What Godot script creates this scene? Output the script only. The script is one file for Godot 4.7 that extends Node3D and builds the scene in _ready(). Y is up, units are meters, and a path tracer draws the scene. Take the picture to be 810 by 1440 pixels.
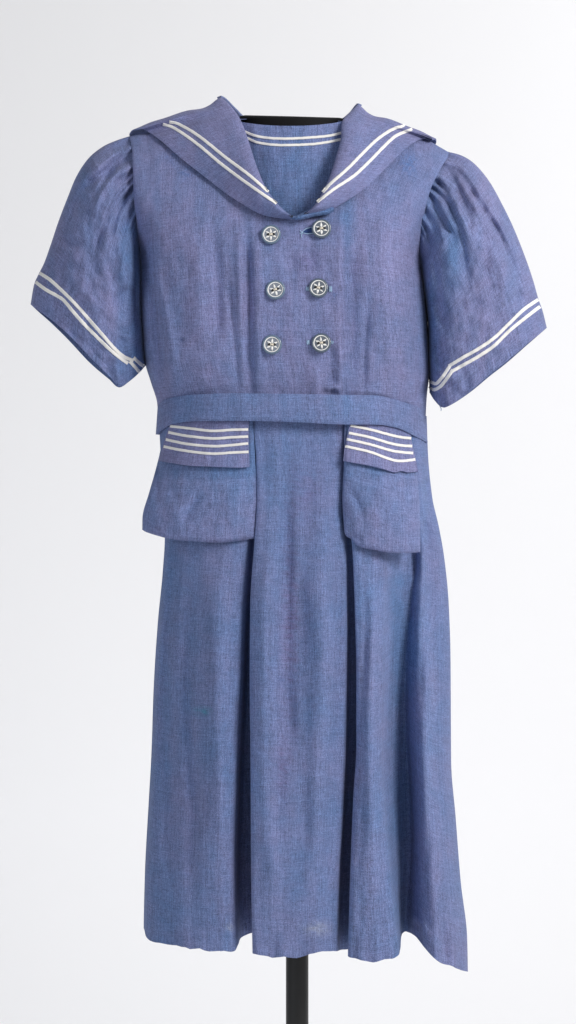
extends Node3D
# A faded blue linen sailor dress on a black dress form, in front of a white studio sweep.
# Cloth is laid out in "pattern units" of 0.8 mm (x to the right, y down) with a depth z in metres towards the viewer.

const U := 0.0008          # metres per pattern unit
const D := 2.6             # distance of the camera from the plane z = 0
const EYE := 1.05          # height of the camera
const CX := 405.0
const CY := 720.0

var rng := RandomNumberGenerator.new()
var n_fade := FastNoiseLite.new()
var n_streak := FastNoiseLite.new()
var n_crumple := FastNoiseLite.new()
var n_fine := FastNoiseLite.new()
var origin := Vector3.ZERO     # base of the thing being built
var linen: StandardMaterial3D
var braid_mat: StandardMaterial3D
var taken := {}

func _ready() -> void:
	# ---- camera, surroundings, lamps, exposure
	var cam := Camera3D.new(); cam.name = "camera"; add_child(cam)
	cam.position = Vector3(0, EYE, D)
	cam.fov = rad_to_deg(2.0 * atan(720.0 * U / D))
	cam.near = 0.05; cam.far = 60.0
	var we := WorldEnvironment.new(); we.name = "surroundings"; add_child(we)
	var e := Environment.new(); we.environment = e
	e.background_mode = Environment.BG_COLOR
	e.background_color = Color(0.97, 0.98, 1.0)
	e.background_energy_multiplier = 0.22
	e.tonemap_mode = Environment.TONE_MAPPER_LINEAR
	e.tonemap_exposure = 1.28
	e.sdfgi_enabled = true; e.ssao_enabled = true; e.ssil_enabled = true
	lamp("softbox_key", Vector3(2.0, 2.4, 2.0), Vector3(0, 1.1, 0), Vector2(1.1, 1.1), 6.3, Color(1.0, 0.985, 0.965))
	lamp("softbox_fill", Vector3(-2.0, 1.5, 2.3), Vector3(0, 1.0, 0), Vector2(1.2, 1.6), 1.5, Color(0.95, 0.975, 1.0))
	lamp("backdrop_lamp", Vector3(1.7, 2.4, -0.2), Vector3(0.5, 0.9, -1.6), Vector2(0.9, 0.5), 1.15, Color(0.98, 0.985, 1.0))
	lamp("floor_lamp", Vector3(-0.15, 0.1, -0.25), Vector3(-0.3, 0.5, -1.6), Vector2(1.6, 0.15), 0.32, Color(0.98, 0.985, 1.0))

	rng.seed = 7
	set_noise(n_fade, 11, 0.011, 3); set_noise(n_streak, 23, 0.02, 2)
	set_noise(n_crumple, 31, 0.02, 2); set_noise(n_fine, 47, 0.06, 3)
	make_materials()
	build_studio()
	build_form()
	build_dress()

func lamp(called: String, at: Vector3, aim: Vector3, size: Vector2, energy: float, col: Color) -> void:
	var l := AreaLight3D.new(); l.name = called
	l.area_size = size; l.light_energy = energy; l.light_color = col
	l.area_range = 12.0; l.shadow_enabled = true
	add_child(l)
	l.look_at_from_position(at, aim, Vector3.UP)

func set_noise(n: FastNoiseLite, s: int, f: float, oct: int) -> void:
	n.seed = s; n.frequency = f; n.noise_type = FastNoiseLite.TYPE_SIMPLEX_SMOOTH
	n.fractal_octaves = oct

# ---------------------------------------------------------------- materials
func weave_image() -> Image:
	var n := 1280; var nb := n / 16
	var tn := n / 2
	# every thread has slubs: lengths where it is thicker and paler, or thinner and darker
	var warp := PackedFloat32Array(); var weft := PackedFloat32Array()
	for w in 2:
		var arr := PackedFloat32Array(); arr.resize(tn * nb)
		var amp := 0.105 if w == 0 else 0.065
		for t in tn:
			var own := rng.randfn(0, 0.045 if w == 0 else 0.02)
			var v := rng.randfn(0, amp)
			for k in nb:
				v = maxf(v * 0.55 + rng.randfn(0, amp), -0.17)
				if rng.randf() < 0.006: v += 0.32
				arr[t * nb + k] = own + v
		if w == 0: warp = arr
		else: weft = arr
	var speck := PackedFloat32Array(); speck.resize(8192)
	for k in 8192: speck[k] = clampf(rng.randfn(0, 0.11), -0.18, 0.36)
	var data := PackedByteArray(); data.resize(n * n * 3)
	var o := 0
	for y in n:
		var ty := y >> 1; var by := y >> 4
		for x in n:
			var tx := x >> 1
			var r: float; var g: float; var b: float; var v: float
			var sp := speck[((tx * 7919 + ty * 104729) ^ ((tx * ty) >> 3)) & 8191]
			if (tx + ty) & 1:
				v = 0.8 * (1.0 + warp[tx * nb + by] + sp)
				r = v * 0.955; g = v * 0.99; b = v * 1.03
			else:
				v = 0.8 * (1.0 + weft[ty * nb + (x >> 4)] + sp)
				r = v * 1.035; g = v * 1.0; b = v * 0.985
			data[o] = clampi(int(r * 255.0), 0, 255); data[o + 1] = clampi(int(g * 255.0), 0, 255); data[o + 2] = clampi(int(b * 255.0), 0, 255)
			o += 3
	var im := Image.create_from_data(n, n, false, Image.FORMAT_RGB8, data)
	im.generate_mipmaps()
	return im

func mat(col: Color, rough: float, spec := 0.5) -> StandardMaterial3D:
	var m := StandardMaterial3D.new()
	m.albedo_color = col.linear_to_srgb(); m.roughness = rough; m.metallic_specular = spec
	return m

func make_materials() -> void:
	linen = StandardMaterial3D.new()
	linen.resource_name = "faded_linen"
	linen.albedo_texture = ImageTexture.create_from_image(weave_image())
	linen.vertex_color_use_as_albedo = true
	linen.roughness = 0.92; linen.metallic_specular = 0.25
	linen.rim_enabled = true; linen.rim = 0.12; linen.rim_tint = 0.6
	braid_mat = mat(Color(0.80, 0.785, 0.76), 0.85, 0.3)

# ---------------------------------------------------------------- small maths
func W(p: Vector3) -> Vector3:
	var k := U * (D - p.z) / D
	return Vector3((p.x - CX) * k, EYE + (CY - p.y) * k, p.z) - origin

func ev(k: Array, at: float) -> float:
	# keyed curve [k0, v0, k1, v1, ...], smooth through the keys
	var n := k.size() / 2
	if at <= k[0]: return k[1]
	if at >= k[2 * n - 2]: return k[2 * n - 1]
	var i := 0
	while at > k[2 * i + 2]: i += 1
	var x0: float = k[2 * i]; var x1: float = k[2 * i + 2]
	var v0: float = k[2 * i + 1]; var v1: float = k[2 * i + 3]
	var m: float = (v1 - v0) / (x1 - x0)
	var ma := m; var mb := m
	if i > 0:
		var q: float = (v0 - k[2 * i - 1]) / (x0 - k[2 * i - 2])
		ma = 0.0 if q * m <= 0.0 else 2.0 * q * m / (q + m)
	if i < n - 2:
		var q: float = (k[2 * i + 5] - v1) / (k[2 * i + 4] - x1)
		mb = 0.0 if q * m <= 0.0 else 2.0 * q * m / (q + m)
	var h := x1 - x0; var t := (at - x0) / h
	var t2 := t * t; var t3 := t2 * t
	return (2 * t3 - 3 * t2 + 1) * v0 + (t3 - 2 * t2 + t) * h * ma + (3 * t2 - 2 * t3) * v1 + (t3 - t2) * h * mb

func V3s(a: Array) -> PackedVector3Array:
	var o := PackedVector3Array()
	for i in a.size() / 3: o.append(Vector3(a[3 * i], a[3 * i + 1], a[3 * i + 2]))
	return o

func V2s(a: Array) -> PackedVector3Array:
	var o := PackedVector3Array()
	for i in a.size() / 2: o.append(Vector3(a[2 * i], a[2 * i + 1], 0))
	return o

func spline(p: PackedVector3Array, n: int, even := true) -> PackedVector3Array:
	# Catmull-Rom through p, resampled to n points (evenly along its length, or evenly per key)
	var o := PackedVector3Array()
	var m := p.size() - 1
	if not even:
		for i in n:
			o.append(_cr(p, float(i) / (n - 1) * m))
		return o
	var fine := PackedVector3Array(); var acc := PackedFloat32Array(); var total := 0.0
	var nf := m * 12
	for i in nf + 1:
		var q := _cr(p, float(i) / nf * m)
		if i: total += q.distance_to(fine[i - 1])
		fine.append(q); acc.append(total)
	var k := 0
	for i in n:
		var want := total * i / (n - 1)
		while k < nf - 1 and acc[k + 1] < want: k += 1
		var f := (want - acc[k]) / maxf(acc[k + 1] - acc[k], 1e-6)
		o.append(fine[k].lerp(fine[k + 1], clampf(f, 0, 1)))
	return o

func _cr(p: PackedVector3Array, t: float) -> Vector3:
	var m := p.size() - 1
	var i := clampi(int(t), 0, m - 1); var f := t - i
	var a := p[maxi(i - 1, 0)]; var b := p[i]; var c := p[i + 1]; var d := p[mini(i + 2, m)]
	# tension scaled by spacing keeps corners from overshooting
	var l := b.distance_to(c)
	var ta := (c - a) * (l / maxf(a.distance_to(b) + l, 1e-6)); var tb := (d - b) * (l / maxf(c.distance_to(d) + l, 1e-6))
	var f2 := f * f; var f3 := f2 * f
	return (2 * f3 - 3 * f2 + 1) * b + (f3 - 2 * f2 + f) * ta + (3 * f2 - 2 * f3) * c + (f3 - f2) * tb

# creases: [points, width, height, kind]; kind 0 a soft ridge (or valley when negative), 1 a step (high on the left of the way it is drawn), 2 a narrow pinch
func crease(a: Array, w: float, h: float, kind := 0) -> Dictionary:
	var p := V2s(a)
	if p.size() > 2: p = spline(p, p.size() * 2)
	var lo := p[0]; var hi := p[0]; var l := 0.0; var acc := PackedFloat32Array([0.0])
	for i in p.size():
		lo = lo.min(p[i]); hi = hi.max(p[i])
		if i: l += p[i].distance_to(p[i - 1]); acc.append(l)
	return {"p": p, "w": w, "h": h, "kind": kind, "lo": lo - Vector3(3, 3, 0) * w, "hi": hi + Vector3(3, 3, 0) * w, "acc": acc, "len": l}

func relief(x: float, y: float, list: Array) -> float:
	var z := 0.0
	for c in list:
		if x < c.lo.x or x > c.hi.x or y < c.lo.y or y > c.hi.y: continue
		var p: PackedVector3Array = c.p
		var best := 1e9; var side := 0.0; var along := 0.0
		for i in p.size() - 1:
			var ax := p[i].x; var ay := p[i].y; var dx := p[i + 1].x - ax; var dy := p[i + 1].y - ay
			var ll := dx * dx + dy * dy
			var t := clampf(((x - ax) * dx + (y - ay) * dy) / ll, 0, 1)
			var ex := x - ax - t * dx; var ey := y - ay - t * dy
			var d := ex * ex + ey * ey
			if d < best:
				best = d; side = dx * ey - dy * ex; along = c.acc[i] + t * sqrt(ll)
		var d: float = sqrt(best) / float(c.w)
		if d > 3.0: continue
		var u: float = along / c.len
		var taper := smoothstep(0.0, 0.3, u) * smoothstep(1.0, 0.65, u)
		match int(c.kind):
			0: z += c.h * taper * exp(-d * d)
			1: z -= c.h * taper * exp(-d) * clampf(sqrt(best) / 1.8, 0.0, 1.0) * signf(side) * 0.5
			2: z += c.h * taper * 1.25 * exp(-sqrt(d * d + 0.12))
	return z

# ---------------------------------------------------------------- the dye: colour as it has faded on the cloth itself
const BLUE := Color(0.184, 0.289, 0.565)
const LILAC := Color(0.283, 0.308, 0.565)
var stains: Array = []

func dye(x: float, y: float, bias: float) -> Color:
	var a := 0.5 + 0.42 * n_fade.get_noise_2d(x, y * 0.6) + 0.22 * n_streak.get_noise_2d(x * 2.2, y * 0.16) + 0.22 * n_fine.get_noise_2d(x * 0.7, y * 0.7) + bias
	var c := BLUE.lerp(LILAC, clampf(a, -0.15, 1.15))
	var l := 1.0 + 0.06 * n_streak.get_noise_2d(x * 1.4 + 900.0, y * 0.25) + 0.05 * n_fine.get_noise_2d(x + 300.0, y + 80.0)
	c = Color(c.r * l, c.g * l, c.b * l)
	for s in stains:
		var dx: float = (x - s[0]) / s[2]; var dy: float = (y - s[1]) / s[3]
		var q := dx * dx + dy * dy
		if q < 4.0:
			var m: float = s[5] * exp(-q * 1.6) * clampf(0.75 + 1.3 * n_fine.get_noise_2d(x * 2.6, y * 2.2), 0, 1.2)
			c = c.lerp(s[4], clampf(m, 0, 1))
	return c

# ---------------------------------------------------------------- meshes
func numbered(called: String) -> String:
	if not taken.has(called):
		taken[called] = 0
		return called
	taken[called] += 1
	return "%s_%03d" % [called, taken[called]]

func part(called: String, m: Mesh, material: Material, parent: Node) -> MeshInstance3D:
	var o := MeshInstance3D.new()
	o.name = numbered(called); o.mesh = m; o.material_override = material
	parent.add_child(o, true)
	return o

# A sheet of cloth with thickness from a grid of pattern points. keep(i, j) says which cells are cut away.
func cloth(rows: Array, thick: float, bias, wrap := false, flip := false, hole = null, shift := Vector2.ZERO, plain := false) -> ArrayMesh:
	var nr := rows.size(); var nc: int = rows[0].size(); var n := nr * nc
	var P := PackedVector3Array(); P.resize(n)
	for i in nr:
		var r: PackedVector3Array = rows[i]
		for j in nc: P[i * nc + j] = W(r[j])
	var N := PackedVector3Array(); N.resize(n)
	var sgn := -1.0 if flip else 1.0
	for i in nr:
		var iu := maxi(i - 1, 0); var idn := mini(i + 1, nr - 1)
		for j in nc:
			var jl := j - 1; var jr := j + 1
			if wrap:
				if jl < 0: jl = nc - 2
				if jr >= nc: jr = 1
			else:
				jl = maxi(jl, 0); jr = mini(jr, nc - 1)
			var v := (P[idn * nc + j] - P[iu * nc + j]).cross(P[i * nc + jr] - P[i * nc + jl])
			N[i * nc + j] = v.normalized() * sgn if v.length_squared() > 1e-20 else Vector3(0, 0, sgn)
	# lengths along the cloth for the weave: its threads run down the columns of the sheet
	var uv := PackedVector2Array(); uv.resize(n)
	var mid := nc / 2; var down := 0.0
	var across := PackedFloat32Array(); across.resize(nc)
	var some := [int(nr * 0.35), int(nr * 0.55), int(nr * 0.75)]
	for j in range(1, nc):
		var l := 0.0
		for i in some: l += P[i * nc + j].distance_to(P[i * nc + j - 1]) / 3.0
		across[j] = across[j - 1] + l
	for i in nr:
		if i: down += P[i * nc + mid].distance_to(P[(i - 1) * nc + mid])
		for j in nc: uv[i * nc + j] = Vector2(across[j], down)
	var k := 1.0 / (350.0 * U)
	for i in n: uv[i] = uv[i] * k + shift
	var C := PackedColorArray(); C.resize(n)
	if plain: C.fill(Color.WHITE)
	else:
		for i in nr:
			var r: PackedVector3Array = rows[i]
			for j in nc: C[i * nc + j] = dye(r[j].x, r[j].y, bias.call(r[j].x, r[j].y))
	var idx := PackedInt32Array()
	P.resize(2 * n); N.resize(2 * n); uv.resize(2 * n); C.resize(2 * n)
	for i in n:
		P[n + i] = P[i] - N[i] * thick; N[n + i] = -N[i]; uv[n + i] = uv[i] + Vector2(0.37, 0.21)
		C[n + i] = C[i] if plain else C[i].lerp(BLUE, 0.5)
	var edges := {}
	for i in nr - 1:
		for j in nc - 1:
			if hole != null and hole.call(rows[i][j], rows[i + 1][j + 1]): continue
			var a := i * nc + j; var b := a + 1; var c := a + nc; var d := c + 1
			if flip:
				idx.append_array([a, d, b, a, c, d, n + a, n + b, n + d, n + a, n + d, n + c])
			else:
				idx.append_array([a, b, d, a, d, c, n + a, n + d, n + b, n + a, n + c, n + d])
	# rim faces along the free edges
	var rim: Array = []
	for j in nc - 1:
		rim.append([j, j + 1, true]); rim.append([(nr - 1) * nc + j, (nr - 1) * nc + j + 1, false])
	if not wrap:
		for i in nr - 1:
			rim.append([i * nc, (i + 1) * nc, false]); rim.append([i * nc + nc - 1, (i + 1) * nc + nc - 1, true])
	if hole == null:
		for e in rim:
			var a: int = e[0]; var b: int = e[1]
			var nn := (P[b] - P[a]).cross(N[a]).normalized() * (1.0 if e[2] else -1.0) * sgn * -1.0
			var s := P.size()
			for q in [a, b, n + a, n + b]:
				P.append(P[q]); N.append(nn); uv.append(uv[q]); C.append(C[q])
			# wind to match the normal
			var g := (P[s + 2] - P[s]).cross(P[s + 1] - P[s])
			if g.dot(nn) > 0: idx.append_array([s, s + 1, s + 2, s + 1, s + 3, s + 2])
			else: idx.append_array([s, s + 2, s + 1, s + 1, s + 2, s + 3])
	return arrays(P, N, uv, C, idx)

func arrays(P, N, uv, C, idx) -> ArrayMesh:
	var a := []; a.resize(Mesh.ARRAY_MAX)
	a[Mesh.ARRAY_VERTEX] = P; a[Mesh.ARRAY_NORMAL] = N
	if uv != null: a[Mesh.ARRAY_TEX_UV] = uv
	if C != null: a[Mesh.ARRAY_COLOR] = C
	a[Mesh.ARRAY_INDEX] = idx
	var m := ArrayMesh.new(); m.add_surface_from_arrays(Mesh.PRIMITIVE_TRIANGLES, a)
	return m

# Depth of a laid-out sheet at a pattern point, for trimmings sewn on to it
func index_sheet(rows: Array) -> Dictionary:
	var cells := {}
	for i in rows.size() - 1:
		var a: PackedVector3Array = rows[i]; var b: PackedVector3Array = rows[i + 1]
		for j in a.size() - 1:
			var lo := a[j].min(a[j + 1]).min(b[j]).min(b[j + 1]); var hi := a[j].max(a[j + 1]).max(b[j]).max(b[j + 1])
			for cx in range(int(lo.x) >> 3, (int(hi.x) >> 3) + 1):
				for cy in range(int(lo.y) >> 3, (int(hi.y) >> 3) + 1):
					var key := cx * 4096 + cy
					if not cells.has(key): cells[key] = PackedInt32Array()
					cells[key].append(i * 4096 + j)
	return {"rows": rows, "cells": cells}

func depth_at(sheet: Dictionary, x: float, y: float, otherwise := -9.0) -> float:
	var best := -9.0
	var key := (int(x) >> 3) * 4096 + (int(y) >> 3)
	if not sheet.cells.has(key): return otherwise
	for code in sheet.cells[key]:
		var i: int = code >> 12; var j: int = code & 4095
		var a: Vector3 = sheet.rows[i][j]; var b: Vector3 = sheet.rows[i][j + 1]
		var c: Vector3 = sheet.rows[i + 1][j]; var d: Vector3 = sheet.rows[i + 1][j + 1]
		for tri in [[a, b, d], [a, d, c]]:
			var p: Vector3 = tri[0]; var q: Vector3 = tri[1]; var r: Vector3 = tri[2]
			var den := (q.y - r.y) * (p.x - r.x) + (r.x - q.x) * (p.y - r.y)
			if absf(den) < 1e-6: continue
			var l0 := ((q.y - r.y) * (x - r.x) + (r.x - q.x) * (y - r.y)) / den
			var l1 := ((r.y - p.y) * (x - r.x) + (p.x - r.x) * (y - r.y)) / den
			var l2 := 1.0 - l0 - l1
			if l0 > -0.01 and l1 > -0.01 and l2 > -0.01:
				best = maxf(best, l0 * p.z + l1 * q.z + l2 * r.z)
	return best if best > -8.0 else otherwise

# Soutache braid: a flat cord with two ridges, sewn along a way on a sheet
func braid(a: Array, width: float, sheet: Dictionary, parent: Node, lift := 0.0007) -> void:
	var p := V2s(a)
	var l := 0.0
	for i in p.size() - 1: l += p[i].distance_to(p[i + 1])
	var laid := PackedVector3Array()
	for q in spline(p, maxi(int(l / 1.6), 8)):
		if depth_at(sheet, q.x, q.y) > -1.0: laid.append(q)    # only where there is cloth to sew it to
	p = laid
	var off := [-1.0, -0.85, -0.5, 0.0, 0.5, 0.85, 1.0]; var hgt := [-0.0008, 0.0003, 0.0007, 0.0004, 0.0007, 0.0003, -0.0008]
	var rows: Array = []
	var last := depth_at(sheet, p[0].x, p[0].y)
	var seed_ := rng.randf() * 500.0
	for i in p.size():
		var d := (p[mini(i + 1, p.size() - 1)] - p[maxi(i - 1, 0)]).normalized()
		var nrm := Vector3(-d.y, d.x, 0)
		var w := width * 0.455 * (1.0 + 0.10 * n_fine.get_noise_2d(i * 7.0 + seed_, 3.0))
		var mid := p[i] + nrm * 0.25 * n_fine.get_noise_2d(i * 4.0 + seed_, 60.0)
		var zc := depth_at(sheet, mid.x, mid.y, last); last = zc
		var r := PackedVector3Array()
		for q in 7:
			var at: Vector3 = mid + nrm * off[q] * w
			var z := depth_at(sheet, at.x, at.y, zc)
			if absf(z - zc) > 0.004: z = zc
			var cap := 0.35 if i == 0 or i == p.size() - 1 else 1.0
			r.append(Vector3(at.x, at.y, z + lift + hgt[q] * cap))
		rows.append(r)
	# rows run along the braid; turn so that normals face out
	part("braid", cloth(rows, 0.0004, null, false, true, null, Vector2.ZERO, true), braid_mat, parent)

func coons(top: PackedVector3Array, bottom: PackedVector3Array, left: PackedVector3Array, right: PackedVector3Array, ns: int, nt: int) -> Array:
	var T := spline(top, ns + 1); var B := spline(bottom, ns + 1); var L := spline(left, nt + 1); var R := spline(right, nt + 1)
	var rows: Array = []
	for i in nt + 1:
		var t := float(i) / nt
		var r := PackedVector3Array()
		for j in ns + 1:
			var s := float(j) / ns
			var p := T[j].lerp(B[j], t) + L[i].lerp(R[i], s)
			p -= T[0].lerp(T[ns], s).lerp(B[0].lerp(B[ns], s), t)
			r.append(p)
		rows.append(r)
	return rows

func lathe(prof: Array, n: int, squash := 1.0) -> ArrayMesh:
	# [r, y, ...] from the bottom up, round the y axis
	var st := SurfaceTool.new(); st.begin(Mesh.PRIMITIVE_TRIANGLES)
	var m := prof.size() / 2
	for i in m:
		for j in n + 1:
			var a := TAU * j / n
			st.set_uv(Vector2(float(j) / n, float(i) / m))
			st.add_vertex(Vector3(prof[2 * i] * cos(a), prof[2 * i + 1], prof[2 * i] * sin(a) * squash))
	for i in m - 1:
		for j in n:
			var a := i * (n + 1) + j; var c := a + n + 1
			for q in [a, a + 1, c, a + 1, c + 1, c]: st.add_index(q)
	st.generate_normals()
	return st.commit()

func tube(pts: PackedVector3Array, r: float, n := 6) -> ArrayMesh:
	var st := SurfaceTool.new(); st.begin(Mesh.PRIMITIVE_TRIANGLES)
	for i in pts.size():
		var d := (pts[mini(i + 1, pts.size() - 1)] - pts[maxi(i - 1, 0)]).normalized()
		var s := d.cross(Vector3(0.13, 0.2, 1)).normalized(); var t := d.cross(s)
		var rr := r * (0.35 if i == 0 or i == pts.size() - 1 else 1.0)
		for j in n: st.add_vertex(pts[i] + (s * cos(TAU * j / n) + t * sin(TAU * j / n)) * rr)
	for i in pts.size() - 1:
		for j in n:
			var a := i * n + j; var b := i * n + (j + 1) % n
			for q in [a, b, a + n, b, b + n, a + n]: st.add_index(q)
	st.generate_normals()
	return st.commit()

# ---------------------------------------------------------------- studio
func build_studio() -> void:
	# one white sheet that falls behind and sweeps forward over the floor
	var prof: Array = []
	for i in 9: prof.append(Vector2(-1.6, 4.6 - i * (4.6 - 0.5) / 8.0))
	for i in range(1, 13):
		var a := PI / 2 * i / 12.0
		prof.append(Vector2(-1.1 - 0.5 * cos(a), 0.5 - 0.5 * sin(a)))
	for i in range(1, 9): prof.append(Vector2(-1.1 + i * 0.75, 0.0))
	var P := PackedVector3Array(); var N := PackedVector3Array(); var idx := PackedInt32Array()
	var nx := 25
	for i in prof.size():
		var t: Vector2 = (prof[mini(i + 1, prof.size() - 1)] - prof[maxi(i - 1, 0)]).normalized()
		for j in nx:
			var x := -4.0 + 8.0 * j / (nx - 1)
			var w := 0.004 * sin(x * 3.1 + 0.7) + 0.003 * sin(x * 5.3 + prof[i].y * 1.3)
			P.append(Vector3(x, prof[i].y, prof[i].x + (w if prof[i].y > 0.01 else 0.0)))
			N.append(Vector3(-0.0, t.x, -t.y).normalized())
	for i in prof.size() - 1:
		for j in nx - 1:
			var a := i * nx + j
			idx.append_array([a, a + 1, a + nx + 1, a, a + nx + 1, a + nx])
	var o := part("backdrop", arrays(P, N, null, null, idx), mat(Color(0.86, 0.86, 0.87), 0.95, 0.2), self)
	o.set_meta("kind", "structure")
	o.set_meta("label", "plain white studio backdrop behind the dress")

func build_form() -> void:
	var root := Node3D.new(); root.name = "dress_form"; add_child(root)
	var bx := (418.0 - CX) * U
	root.position = Vector3(bx, 0, -0.02)
	root.set_meta("label", "black dress form on a slim black pole, inside the blue sailor dress")
	root.set_meta("category", "dress form")
	origin = root.position
	var black := mat(Color(0.006, 0.006, 0.007), 0.8, 0.3)
	black.rim_enabled = true; black.rim = 0.35
	var nz := NoiseTexture2D.new(); nz.width = 256; nz.height = 256; nz.seamless = true; nz.as_normal_map = true; nz.bump_strength = 2.0
	var fn := FastNoiseLite.new(); fn.frequency = 0.25; fn.seed = 5; nz.noise = fn
	black.normal_enabled = true; black.normal_texture = nz; black.normal_scale = 0.5
	# torso and neck: ellipses [y, half width, half depth, centre x, centre z, tilt]
	var keys := [[163.5, 0.0, 0.0, 411, -0.03], [163.7, 66.0, 0.050, 411, -0.03], [164.8, 73.0, 0.056, 411, -0.03], [168, 74.5, 0.057, 411, -0.03], [185, 75.0, 0.057, 411, -0.03], [205, 88.0, 0.052, 411, -0.028], [235, 120, 0.044, 411, -0.02], [290, 150, 0.055, 411, -0.015],
		[390, 165, 0.072, 411, -0.008], [480, 158, 0.074, 411, -0.008], [580, 150, 0.066, 411, -0.008], [660, 158, 0.066, 411, -0.01], [760, 150, 0.062, 411, -0.01], [768, 20.0, 0.016, 415, -0.02], [769, 0.0, 0.0, 415, -0.02]]
	var st := SurfaceTool.new(); st.begin(Mesh.PRIMITIVE_TRIANGLES)
	var n := 64
	for k in keys:
		for j in n + 1:
			var a := TAU * j / n
			var x: float = k[3] + k[1] * cos(a)
			var zz: float = k[4] + k[2] * sin(a)
			var p := W(Vector3(x, k[0] + (x - 411) * 0.027, zz))
			st.set_uv(Vector2(6.0 * j / n, k[0] * 0.008))
			st.add_vertex(p)
	for i in keys.size() - 1:
		for j in n:
			var a: int = i * (n + 1) + j; var c: int = a + n + 1
			for q in [a, c, a + 1, a + 1, c, c + 1]: st.add_index(q)
	st.generate_normals(); st.generate_tangents()
	part("torso", st.commit(), black, root)
	var metal := mat(Color(0.010, 0.010, 0.011), 0.4, 0.45)
	var top := W(Vector3(418, 766, 0)).y
	var pole := part("pole", lathe([0.0128, 0.012, 0.0128, top], 40), metal, root)
	pole.position = Vector3.ZERO
	part("base", lathe([0.0, 0.0, 0.165, 0.0, 0.17, 0.004, 0.168, 0.009, 0.03, 0.016, 0.02, 0.03, 0.0128, 0.034], 56), metal, root)
	origin = Vector3.ZERO

# ---------------------------------------------------------------- the dress
var XL := [186, 181, 215, 186, 245, 187, 275, 188, 310, 191, 345, 193, 400, 196, 450, 198, 505, 203, 540, 213, 567, 221, 604, 223]
var XR := [190, 631, 214, 631, 240, 618, 268, 605, 300, 597, 325, 593, 360, 593, 400, 597, 450, 601, 520, 604, 560, 600, 604, 598]
var TOPY := [181, 192, 205, 187, 260, 178, 330, 168, 345, 167, 480, 170, 600, 196, 618, 206, 632, 214]
var EDGE := [0.0, 0.0, 18, 0.020, 45, 0.040, 85, 0.050, 125, 0.034, 165, 0.0]
var DEEP := [0.0, 0.0, 4, 0.011, 10, 0.019, 30, 0.037, 60, 0.055, 105, 0.077, 160, 0.095, 220, 0.104, 300, 0.101, 410, 0.090]
var bodice_creases: Array = []

func bodice_z(x: float, y: float) -> float:
	var xl := ev(XL, y); var xr := ev(XR, y)
	var s := clampf((x - xl) / (xr - xl) * 2.0 - 1.0, -1, 1)
	var h := maxf(y - ev(TOPY, x), 0.0)
	var e := ev(EDGE, h); var d := maxf(ev(DEEP, h), e)
	var p := lerpf(6.0, 2.5, smoothstep(330, 600, y))
	var z := e + (d - e) * sqrt(maxf(1.0 - pow(absf(s), p), 0.0))
	return z

func bodice_full(x: float, y: float) -> float:
	return bodice_z(x, y) + 1.6 * relief(x, y, bodice_creases) + 0.0017 * n_crumple.get_noise_2d(x * 1.4, y * 0.8)

func neck_hole() -> PackedVector2Array:
	return PackedVector2Array([Vector2(318, 150), Vector2(333, 170), Vector2(342, 192), Vector2(350, 214), Vector2(359, 240), Vector2(369, 264), Vector2(382, 284), Vector2(398, 299), Vector2(414, 304),
		Vector2(430, 303), Vector2(440, 296), Vector2(450, 284), Vector2(459, 269), Vector2(468, 249), Vector2(476, 224), Vector2(484, 196), Vector2(488, 165), Vector2(498, 150)])

func build_dress() -> void:
	var root := Node3D.new(); root.name = "sailor_dress"; add_child(root)
	root.position = Vector3(0, W(Vector3(405, 1345, 0)).y, 0)
	root.set_meta("label", "faded blue linen sailor dress with white braid trim, puff sleeves, belt and two pockets")
	root.set_meta("category", "dress")
	origin = root.position
	stains = [
		[285, 1000, 14, 6.5, Color(0.09, 0.33, 0.50), 0.9], [268, 975, 4, 4, Color(0.10, 0.25, 0.42), 0.55], [321, 806, 4, 4, Color(0.10, 0.25, 0.42), 0.5],
		[447, 1306, 19, 10, Color(0.50, 0.54, 0.68), 0.75], [324, 1304, 8, 6, Color(0.5, 0.55, 0.72), 0.7], [257, 478, 5, 4, Color(0.07, 0.10, 0.27), 0.8],
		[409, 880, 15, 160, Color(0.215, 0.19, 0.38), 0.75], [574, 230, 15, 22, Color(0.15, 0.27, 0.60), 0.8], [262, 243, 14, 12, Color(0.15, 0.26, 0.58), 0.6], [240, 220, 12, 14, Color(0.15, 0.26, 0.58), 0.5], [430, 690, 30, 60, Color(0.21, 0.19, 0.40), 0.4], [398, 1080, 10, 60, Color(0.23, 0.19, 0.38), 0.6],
		[398, 956, 4, 4, Color(0.06, 0.13, 0.34), 0.6], [223, 1226, 3, 2, Color(0.04, 0.06, 0.16), 0.8], [297, 1250, 2, 2, Color(0.04, 0.06, 0.16), 0.8],
		[434, 368, 26, 18, Color(0.17, 0.16, 0.37), 0.5], [470, 415, 8, 10, Color(0.11, 0.20, 0.46), 0.5],
	]
	build_bodice(root)
	build_skirt(root)
	build_sleeves(root)
	build_collar(root)
	build_pockets(root)
	build_belt(root)
	build_buttons(root)
	origin = Vector3.ZERO

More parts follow.
